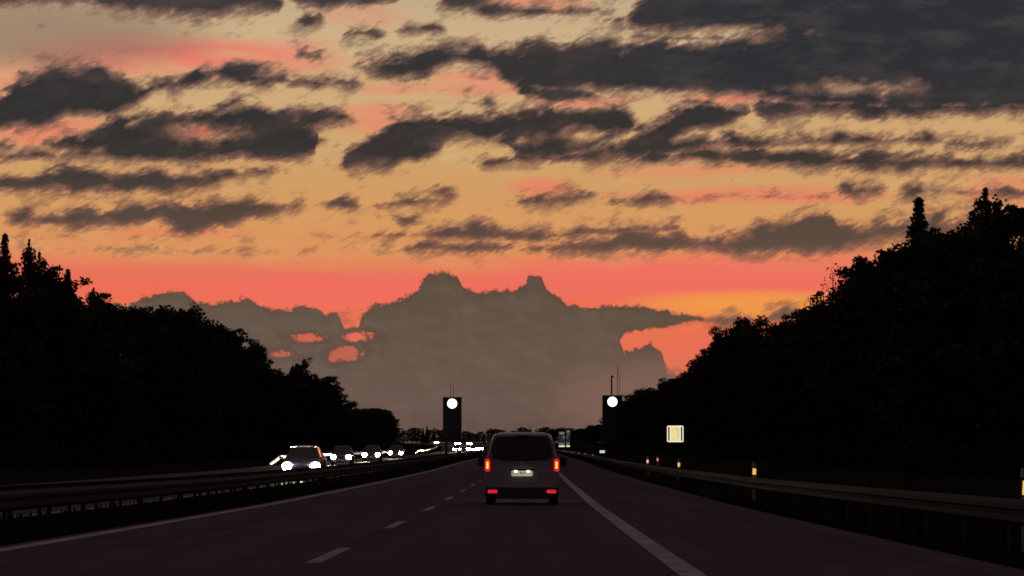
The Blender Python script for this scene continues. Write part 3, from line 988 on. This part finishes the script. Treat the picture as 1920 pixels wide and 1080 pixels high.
MB().prism(rrect(0.52, 0.13, 0.015, 2, 0, 0.785), 'y', -0.04, -0.022).build('number_plate', M_plate, van)
pl = van.children[-1]
# the plate's unreadable dark smudges
rngp = random.Random(2)
for (x, w, h, z) in ((-0.225, 0.03, 0.08, 0.785), (-0.15, 0.035, 0.06, 0.79), (-0.105, 0.02, 0.045, 0.775), (-0.03, 0.06, 0.05, 0.80), (0.03, 0.045, 0.045, 0.785), (0.085, 0.03, 0.05, 0.80), (0.15, 0.04, 0.04, 0.80), (0.2, 0.03, 0.05, 0.785)):
    MB().box((x, -0.0435, z), (w * 0.55, 0.004, h)).build('character', M_char, pl)
MB().box((0, -0.05, 0.88), (0.66, 0.06, 0.035)).build('plate_lamp_strip', M_dark, van, bevel=0.008)
for s in (-1, 1):
    MB().prism(circle(0.035, 12, s * 0.155, 0.845), 'y', -0.055, -0.03).build('plate_lamp', M_bulb, van)
em = MB()
em.prism([(-0.07, 1.045), (0.02, 1.055), (0.05, 1.075), (-0.03, 1.065)], 'y', -0.03, -0.018)
em.prism([(-0.05, 0.955), (0.04, 0.965), (0.02, 0.985), (-0.03, 0.975)], 'y', -0.03, -0.018)
em.build('emblem', M_chrome, van)
MB().tube([(0.2, 2.4, 1.83), (0.2, 2.15, 2.0)], 0.008, 6).build('antenna', M_dark, van)


# --- oncoming cars, modelled facing the camera: nose at y = 0, tail at y = +4.4
def make_car(paint):
    root = empty('oncoming_car', (0, 0, 0))
    def cs(w, z0, zb, zs, zt, wt):
        return [(0, z0), (w * 0.8, z0), (w * 0.97, z0 + 0.06), (w, zb * 0.6), (w, zb), (w * 0.97, zb + 0.05), (wt + (w - wt) * 0.4, zs), (wt, zt - 0.05), (wt * 0.8, zt), (0, zt + 0.01)]
    loft([(0.04, cs(0.70, 0.34, 0.62, 0.66, 0.72, 0.55)), (0.0, cs(0.78, 0.28, 0.64, 0.70, 0.76, 0.6)), (0.25, cs(0.87, 0.22, 0.72, 0.82, 0.88, 0.66)), (1.0, cs(0.90, 0.2, 0.82, 0.94, 1.0, 0.70)), (1.25, cs(0.90, 0.2, 0.90, 1.0, 1.06, 0.72)),
          (1.95, cs(0.91, 0.2, 0.92, 1.30, 1.56, 0.62)), (2.6, cs(0.91, 0.2, 0.92, 1.34, 1.64, 0.62)), (3.6, cs(0.91, 0.2, 0.93, 1.32, 1.60, 0.60)), (4.2, cs(0.89, 0.26, 0.95, 1.15, 1.32, 0.58)), (4.4, cs(0.82, 0.32, 0.9, 1.0, 1.08, 0.55))],
         'body', paint, root, 2)
    ws = MB()
    for (x, y, z) in ((-0.74, 1.18, 1.04), (0.74, 1.18, 1.04), (0.60, 1.84, 1.50), (-0.60, 1.84, 1.50)):
        ws.v.append((x, y - 0.03, z + 0.02))
    for (x, y, z) in ((-0.74, 1.18, 1.04), (0.74, 1.18, 1.04), (0.60, 1.84, 1.50), (-0.60, 1.84, 1.50)):
        ws.v.append((x, y + 0.03, z - 0.02))
    ws.f += [(0, 1, 2, 3), (7, 6, 5, 4), (0, 4, 5, 1), (1, 5, 6, 2), (2, 6, 7, 3), (3, 7, 4, 0)]
    ws.build('windscreen', M_glass, root, bevel=0.01)
    for s in (-1, 1):
        hl = MB().prism(rrect(0.40, 0.32, 0.14, 5, s * 0.63, 0.68), 'y', -0.07, 0.12).build('headlamp', M_head, root, bevel=0.02)
        MB().prism(rrect(0.18, 0.14, 0.05, 4, s * 1.0, 1.04), 'y', 1.45, 1.56).build('mirror', M_dark, root, bevel=0.015)
        wheel(root, s * 0.78, 0.85, 0.32, 0.21)
        wheel(root, s * 0.78, 3.5, 0.32, 0.21)
    MB().prism(rrect(0.9, 0.16, 0.05, 4, 0, 0.60), 'y', -0.05, 0.0).build('grille', M_dark, root)
    MB().prism(rrect(1.3, 0.18, 0.05, 4, 0, 0.36), 'y', -0.03, 0.05).build('air_intake', M_dark, root)
    MB().box((0, -0.055, 0.46), (0.52, 0.012, 0.11)).build('front_plate', M_pwht, root)
    return root


carA = make_car(M_bpaint)
carA.location = at(-10.35, 143, 0.02)
tag(carA, 'nearest oncoming car, blue-grey with a visible windscreen and an orange indicator', 'car', 'oncoming cars with headlights on')
MB().box((0.80, -0.02, 0.78), (0.12, 0.05, 0.10)).build('indicator', M_ind, carA, bevel=0.01)
MB().tube([(0.80, 1.38, 1.12), (0.72, 1.55, 1.32), (0.66, 1.78, 1.50)], 0.035, 6).build('pillar_glow', M_ind, carA)  # orange glow put on the pillar by emission, not a lamp
MB().tube([(-0.6, 1.86, 1.555), (0, 1.86, 1.585), (0.6, 1.86, 1.555)], 0.02, 6).build('roof_edge', M_chrome, carA)
carB = make_car(M_kpaint)
HB = (1.0, 0.80, 0.46)
specs = [(carB, -15.7, 262, 'second oncoming car, dark, in the outer lane right of the blue-grey one'),
         (None, -15.4, 305, 'third oncoming car, with the smallest headlights of the near queue'),
         (None, -16.2, 378, 'fourth oncoming car, its twin headlights the brightest of the near queue'),
         (None, -16.0, 690, 'lone-looking oncoming car at the left end of the lower far headlight row'),
         (None, -13.3, 715, 'oncoming car in the middle of the lower far headlight row'),
         (None, -11.4, 745, 'oncoming car at the right end of the lower far headlight row, closest to the van'),
         (None, -12.2, 980, 'oncoming car left in the upper far headlight row beside the van roof'),
         (None, -10.6, 1050, 'oncoming car right in the upper far headlight row beside the van roof'),
         (None, -12.6, 700, 'oncoming car nose to tail in the lower far headlight row, second from its left end'),
         (None, -11.6, 728, 'oncoming car second from the right end of the lower far headlight row'),
         (None, -15.3, 1010, 'oncoming car between the two others in the upper far headlight row'),
         (None, -15.0, 1290, 'most distant oncoming car, a single white glow under the left matrix sign')]
for i, (o, X, d, lb) in enumerate(specs):
    if o is None:
        o = copy_tree(carB)
    o.location = at(X, d, 0.02)
    o.rotation_euler = (0, 0, 0)
    tag(o, lb, 'car', 'oncoming cars with headlights on')
    if d > 600:  # extra lamps added to widen the glare of the far headlights
        for sx_ in (-1, 1):
            MB().prism(rrect(0.34, 0.30, 0.14, 5, sx_ * 0.24, 0.62), 'y', -0.12, -0.05).build('added_glare_lamp', M_head, o)
    if d < 760:
        spot(o, (-0.3, -0.15, 0.68), (-4.0, -40, -0.2), 1500 if d < 500 else 4500, HB, 34, 0.7, 0.15)
spot(carA, (0.0, -0.15, 0.68), (-2.0, -30, -0.6), 400, HB, 50, 0.9, 0.15)


# ------------------------------------------------------------------ trees
def leaf_quad(mb, p, size, rng):
    a = Vector((rng.gauss(0, 1), rng.gauss(0, 1), rng.gauss(0, 1))).normalized()
    b = a.orthogonal().normalized()
    b = Matrix.Rotation(rng.uniform(0, 6.28), 3, a) @ b
    c = a.cross(b)
    s = size * rng.uniform(0.6, 1.3)
    i = len(mb.v)
    mb.v += [tuple(p - b * s * 0.5), tuple(p + c * s * 0.32), tuple(p + b * s * 0.55), tuple(p - c * s * 0.32)]
    mb.f.append((i, i + 1, i + 2, i + 3))


def raw_mesh(mb, name, m):
    me = bpy.data.meshes.new(name)
    me.from_pydata(mb.v, [], mb.f)
    me.materials.append(m)
    me.update()
    return me


def clump(mb, c, r, n, size, rng, flat=0.7):
    for _ in range(n):
        v = Vector((rng.gauss(0, 1), rng.gauss(0, 1), rng.gauss(0, 1)))
        v = v.normalized() * (rng.random() ** 0.45)
        leaf_quad(mb, c + Vector((v.x * r, v.y * r, v.z * r * flat)), size, rng)


def tree_kind(kind, seed):
    """Trunk and crown meshes for a tree 18 m high."""
    rng = random.Random(seed)
    t, c = MB(), MB()
    Hh = 18.0
    lean = Vector((rng.uniform(-.6, .6), rng.uniform(-.6, .6), 0))
    trunk = [Vector((0, 0, -0.4)) + lean * 0, Vector((0, 0, Hh * 0.3)) + lean * 0.3, Vector((0, 0, Hh * 0.62)) + lean * 0.8, Vector((0, 0, Hh * 0.93)) + lean]
    tip = trunk[-1]
    mleaf = M_leaf
    limbs = []
    if kind == 'broad':
        t.tube(trunk, [0.32, 0.25, 0.15, 0.05], 7)
        nl = rng.randint(24, 30)
        for k in range(nl):
            z = Hh * (0.10 + 0.84 * ((k + rng.random()) / nl))
            f = z / Hh
            rad = 4.3 * math.sin(math.pi * min(1, (0.16 + 0.84 * f)) ** 1.05) ** 0.62 * rng.uniform(0.62, 1.18)
            a = k * 2.4 + rng.uniform(-.5, .5)
            e = Vector((math.cos(a) * rad, math.sin(a) * rad, z + rng.uniform(0.1, 1.0))) + lean * f
            s = Vector((0, 0, z - rad * 0.35)) + lean * f
            limbs.append((s, e))
            clump(c, e, rng.uniform(1.0, 1.7), 150, 0.42, rng)
            clump(c, s.lerp(e, 0.6), rng.uniform(1.1, 1.6), 80, 0.55, rng)
            for _ in range(2):
                e2 = e + Vector((rng.uniform(-1.5, 1.5), rng.uniform(-1.5, 1.5), rng.uniform(-.4, 1.3)))
                limbs.append((s.lerp(e, 0.7), e2))
                clump(c, e2, rng.uniform(0.45, 0.9), 55, 0.36, rng)
        for _ in range(5):
            e = tip + Vector((rng.uniform(-1.6, 1.6), rng.uniform(-1.6, 1.6), rng.uniform(-1.2, 0.6)))
            clump(c, e, rng.uniform(0.6, 1.0), 70, 0.36, rng)
            limbs.append((trunk[2], e))
    elif kind == 'pine':
        mleaf = M_needle
        t.tube(trunk, [0.3, 0.25, 0.18, 0.07], 7)
        nl = rng.randint(15, 19)
        for k in range(nl):
            f = 0.42 + 0.56 * (k + rng.random() * 0.6) / nl
            z = Hh * f
            rad = (4.4 * (1.06 - f) ** 0.42) * rng.uniform(0.45, 1.12)
            a = k * 2.4 + rng.uniform(-.7, .7)
            e = Vector((math.cos(a) * rad, math.sin(a) * rad, z + rng.uniform(-.2, 0.7))) + lean * f
            s = Vector((0, 0, z - 0.5)) + lean * f
            limbs.append((s, e))
            for q in (0.55, 0.8, 1.0):
                p = s.lerp(e, q) + Vector((rng.uniform(-.5, .5), rng.uniform(-.5, .5), rng.uniform(0, .5)))
                clump(c, p, rng.uniform(0.6, 1.15), 75, 0.34, rng, 0.5)
        clump(c, tip, 1.0, 110, 0.34, rng, 0.8)
    elif kind == 'spruce':
        mleaf = M_needle
        trunk[-1] = Vector((0, 0, Hh))
        t.tube(trunk, [0.26, 0.2, 0.11, 0.02], 7)
        z = Hh * 0.06
        while z < Hh * 0.99:
            f = z / Hh
            R = 3.1 * (1 - f) ** 0.85 + 0.12
            nb = max(4, int(9 * (1 - f) + 4))
            for k in range(nb):
                a = 6.283 * k / nb + rng.uniform(-.4, .4)
                rr = R * rng.uniform(0.55, 1.2)
                e = Vector((math.cos(a) * rr, math.sin(a) * rr, z - rr * 0.22))
                s = Vector((0, 0, z + 0.1))
                if rr > 0.5:
                    limbs.append((s, e))
                nn = max(3, int(rr * 7))
                for j in range(nn):
                    q = (j + 0.6) / nn
                    clump(c, s.lerp(e, q), 0.18 + 0.28 * (1 - q) * min(1, rr), 7, 0.28, rng, 0.8)
            z += 0.26 + 0.3 * (1 - f)
    elif kind == 'young':
        # slim broadleaf with upright, pointed shoots
        t.tube(trunk, [0.2, 0.15, 0.09, 0.03], 6)
        for k in range(26):
            f = 0.08 + 0.88 * (k + rng.random()) / 26
            rad = 2.0 * (1 - f) ** 0.55 * rng.uniform(0.5, 1.15) + 0.2
            a = k * 2.4 + rng.uniform(-.5, .5)
            s = Vector((0, 0, Hh * f - 0.6)) + lean * f
            e = Vector((math.cos(a) * rad, math.sin(a) * rad, Hh * f + rad * 0.6 + rng.uniform(0, .6))) + lean * f
            limbs.append((s, e))
            for q in (0.4, 0.7, 0.95):
                clump(c, s.lerp(e, q), 0.7 * (1.25 - q) + 0.22, 55, 0.32, rng, 1.2)
        for q in range(7):
            clump(c, Vector((lean.x, lean.y, Hh * (0.9 + 0.017 * q))), 0.42 - 0.05 * q, 26, 0.26, rng, 1.3)
    elif kind == 'wispy':
        # thin crown, bare twigs: sky shows through
        t.tube(trunk, [0.16, 0.12, 0.07, 0.02], 6)
        for k in range(16):
            f = 0.3 + 0.68 * (k + rng.random()) / 16
            a = k * 2.4
            rad = 1.7 * (1.1 - f) ** 0.5 * rng.uniform(0.6, 1.1)
            s = Vector((0, 0, Hh * f - 1.2)) + lean * f
            e = Vector((math.cos(a) * rad, math.sin(a) * rad, Hh * f + 0.9)) + lean * f
            limbs.append((s, e))
            clump(c, e, 0.7, 30, 0.24, rng, 1.4)
            clump(c, s.lerp(e, 0.6), 0.5, 14, 0.24, rng, 1.2)
    for (s, e) in limbs:
        mid = s.lerp(e, 0.5) + Vector((0, 0, -0.15))
        r0 = 0.035 + 0.012 * (e - s).length
        t.tube([s, mid, e], [r0, r0 * 0.7, 0.012], 4, cap=False)
    zs = sorted(v[2] for v in c.v)
    return raw_mesh(t, 'trunk', M_bark), raw_mesh(c, 'crown', mleaf), zs[int(len(zs) * 0.998)]


KINDS = {}
for kd, n in (('broad', 5), ('pine', 4), ('spruce', 2), ('young', 3), ('wispy', 2)):
    KINDS[kd] = [tree_kind(kd, 100 + 17 * i + len(kd)) for i in range(n)]
NAMES = {'broad': 'broadleaf_tree', 'pine': 'pine_tree', 'spruce': 'spruce_tree', 'young': 'young_tree', 'wispy': 'birch_tree'}
NOUN = {'broad': 'broadleaf tree', 'pine': 'pine tree', 'spruce': 'spruce tree', 'young': 'slender young tree', 'wispy': 'thin-crowned birch tree'}
CAT = {'broad': 'tree', 'pine': 'tree', 'spruce': 'tree', 'young': 'tree', 'wispy': 'tree'}


def tree(kind, X, d, hgt, wid, rng, label, group, variant=None):
    tr, cr, real = KINDS[kind][rng.randrange(len(KINDS[kind])) if variant is None else variant]
    root = empty(NAMES[kind], at(X, d, -0.1), rng.uniform(0, 6.28))
    tag(root, label, 'tree', group)
    s = hgt / real
    root.scale = (s * wid, s * wid, s)
    for nm, me in (('trunk', tr), ('crown', cr)):
        o = bpy.data.objects.new(nm, me)
        COL.objects.link(o)
        o.parent = root
    return root


def interp(tab, x):
    if x <= tab[0][0]:
        return tab[0][1]
    for (a, b) in zip(tab[:-1], tab[1:]):
        if x <= b[0]:
            return a[1] + (b[1] - a[1]) * (x - a[0]) / (b[0] - a[0])
    return tab[-1][1]


ZL = [(150, 'near the left picture edge'), (330, 'on the upper slope of the left wood'), (470, 'half-way down the left wood'), (620, 'above the nearest oncoming car'), (720, 'behind the near headlight queue'), (9999, 'at the far end of the left wood')]
ZR = [(1180, 'behind the right matrix sign'), (1300, 'behind the square sign'), (1420, 'right of the square sign'), (1560, 'below the open-crowned pine'), (1700, 'left of the pointed spruce'), (1800, 'beside the pointed spruce'), (9999, 'near the right picture edge')]


def zone(tab, x):
    return next(t for m, t in tab if x < m)


def scr_x(X, d):
    return VPX + (X + bend(d)) / d * F


def top_h(d, y):
    return CAMH + (VPY - y) * d / F - prof(d)


LEFT = [(-120, 430), (0, 470), (40, 478), (80, 492), (110, 515), (150, 540), (200, 562), (250, 572), (330, 580), (370, 590), (410, 608), (440, 624), (470, 656), (490, 684), (515, 706), (540, 698), (590, 704), (612, 726), (630, 752), (645, 770),
        (690, 764), (730, 770), (765, 790), (790, 802)]
RIGHT = [(1140, 775), (1165, 752), (1190, 735), (1240, 718), (1290, 700), (1320, 668), (1345, 645), (1385, 604), (1420, 604), (1450, 610), (1480, 600), (1510, 588), (1560, 560), (1600, 505), (1640, 478), (1680, 466), (1700, 450), (1730, 432), (1760, 420),
         (1800, 400), (1850, 385), (1920, 378), (2050, 330)]
rng = random.Random(11)
GL = 'trees of the dark wood left of the motorway'
GR = 'trees of the dark wood right of the motorway'
d = 228.0
while d < 1230:
    X = -40 + rng.uniform(-2.5, 2.5)
    x = scr_x(X, d)
    hgt = top_h(d, interp(LEFT, x)) * rng.uniform(0.86, 1.02)
    kd = rng.choices(['broad', 'pine', 'young'], [6, 2, 3 if x < 230 else 1])[0]
    if x < 120 and rng.random() < 0.3:
        kd = 'spruce'
    lb = 'dark ' + NOUN[kd] + ' blending in ' + zone(ZL, x)
    tree(kd, X, d, max(5.0, hgt), rng.uniform(1.0, 1.25) * min(1.35, 17 / max(8, hgt)), rng, lb, GL)
    d += rng.uniform(5.5, 8.0) * (1 if d < 700 else 1.7)
d = 178.0
while d < 1250:
    X = 31 + rng.uniform(-2.0, 2.5)
    x = scr_x(X, d)
    if x < 1138:
        break
    hgt = top_h(d, interp(RIGHT, x)) * rng.uniform(0.87, 1.02)
    kd = rng.choices(['broad', 'pine', 'young', 'spruce'], [5, 4, 1, 0.5])[0]
    lb = 'dark ' + NOUN[kd] + ' blending in ' + zone(ZR, x)
    tree(kd, X, d, max(5.0, hgt), rng.uniform(1.0, 1.25) * min(1.3, 17 / max(8, hgt)), rng, lb, GR)
    d += rng.uniform(5.0, 7.5) * (1 if d < 700 else 1.7)


def at_px(x, y, X, kind, wid, label, group, variant=None):
    """A tree on the forest line X whose tip stands where the photograph shows it."""
    d = X * F / (x - VPX)
    for _ in range(60):
        d += 0.3 * ((X + bend(d)) * F / (x - VPX) - d)
    return tree(kind, X, d, top_h(d, y), wid, rng, label, group, variant)


at_px(1724, 374, 31, 'spruce', 1.15, 'pointed spruce rising above the right wood, its spire against the sky', GR, 0)
at_px(1530, 546, 33, 'pine', 0.85, 'open-crowned pine with its trunk showing against the orange sky', GR, 0)
at_px(1572, 492, 33, 'wispy', 1.0, 'bare thin birch standing red against the sky beside the pines', GR, 0)
at_px(1612, 478, 32, 'pine', 0.75, 'small loose pine at the step in the right wood above the birch', GR, 1)
at_px(1846, 352, 31, 'young', 1.1, 'ragged tip rising highest near the right picture edge', GR, 1)
at_px(1890, 364, 31, 'wispy', 1.4, 'thin airy tree at the right picture edge with sky showing through', GR, 1)
at_px(1345, 612, 34, 'pine', 0.7, 'small pine leaning out of the right wood above the square sign', GR, 2)
at_px(1400, 594, 33, 'broad', 0.8, 'rounded dark tree crown right of the small leaning pine', GR, 1)
at_px(1480, 590, 33, 'broad', 0.7, 'low rounded crown left of the open-crowned pine', GR, 2)
at_px(1172, 735, 36, 'wispy', 1.5, 'thin-leaved tree beside the right matrix sign', GR, 1)
at_px(1205, 722, 36, 'wispy', 1.5, 'airy tree right of the thin-leaved one, behind the right matrix sign', GR, 0)
at_px(6, 440, -40, 'spruce', 0.8, 'slim spruce tip at the left picture edge', GL, 1)
at_px(46, 448, -40, 'young', 0.75, 'narrow pointed sapling top second from the left picture edge', GL, 0)
at_px(73, 472, -40, 'young', 0.9, 'narrow dark tree top right of the pointed sapling', GL, 1)
at_px(125, 506, -41, 'spruce', 0.9, 'small dark cone-shaped tree on the slope of the left wood', GL, 0)
at_px(178, 540, -41, 'young', 0.8, 'small pointed tree top where the left wood meets the grey cloud', GL, 2)
at_px(352, 572, -41, 'broad', 0.8, 'broad dark crown before the left cloud, mid-way down the left wood', GL, 3)
at_px(484, 634, -39, 'pine', 0.9, 'tree of the left wood with branches reaching out over the road', GL, 1)
at_px(560, 672, -40, 'broad', 0.85, 'flat-topped dark tree standing above the gap in the left wood', GL, 2)
at_px(618, 704, -39, 'pine', 0.85, 'last tall tree of the left wood with a ragged open side', GL, 3)
at_px(660, 752, -42, 'broad', 0.9, 'low rounded tree beyond the last tall tree of the left wood', GL, 0)
at_px(722, 764, -42, 'broad', 1.0, 'low dome-shaped tree ending the left wood above the bright headlights', GL, 4)

# far tree line across the end of the valley
GF = 'distant trees along the horizon'
FARL = [(770, 800), (800, 797), (830, 806), (870, 800), (890, 810), (920, 801), (960, 806), (985, 797), (1000, 806), (1015, 797), (1040, 800), (1060, 798), (1080, 803), (1100, 797), (1130, 794), (1180, 790)]
x = 700.0
while x < 1240:
    d = rng.uniform(1750, 2150)
    X = (x - VPX) * d / F - bend(d)
    y = interp(FARL, x) + rng.uniform(0, 8)
    kd = rng.choices(['broad', 'pine', 'young', 'spruce'], [7, 1, 1, 0.6])[0]
    lb = {'broad': 'far rounded tree on the horizon', 'pine': 'far pine on the horizon', 'young': 'far thin pointed tree on the horizon', 'spruce': 'far pointed spruce on the horizon'}[kd] + (' left of the left matrix sign' if x < 830 else ' between the left matrix sign and the van' if x < 915 else ' just above the van roof' if x < 1045 else ' right of the van')
    hh = top_h(d, y)
    tree(kd, X, d, max(4, hh), 1.7 if kd == 'broad' else 1.2, rng, lb, GF)
    x += rng.uniform(5, 10)
x = 1070.0
while x < 1190:
    d = rng.uniform(1150, 1300)
    X = (x - VPX) * d / F - bend(d)
    y = 800 - (x - 1070) * 0.10 + rng.uniform(0, 6)
    tree('broad', X, d, max(4, top_h(d, y)), 1.5, rng, 'rounded tree on the low wooded rise ' + ('right behind the blue direction sign' if x < 1085 else 'between the blue sign and the right matrix sign' if x < 1130 else 'behind the right matrix sign'), 'trees on the rise behind the direction sign')
    x += rng.uniform(7, 11)

# bushes at the foot of both woods
ub = MB()
rng = random.Random(21)
for (X, d0, d1) in ((-33.5, 210, 900), (26, 150, 900)):
    d = d0
    while d < d1:
        c = at(X + rng.uniform(-2, 2), d, rng.uniform(0.2, 1.0))
        clump(ub, c, rng.uniform(1.0, 2.0), 90, 0.5, rng, 0.8)
        d += rng.uniform(1.2, 2.6) * (1 if d < 400 else 2)
o = bpy.data.objects.new('undergrowth', raw_mesh(ub, 'undergrowth', M_blade))
COL.objects.link(o)
tag(o, kind='stuff')
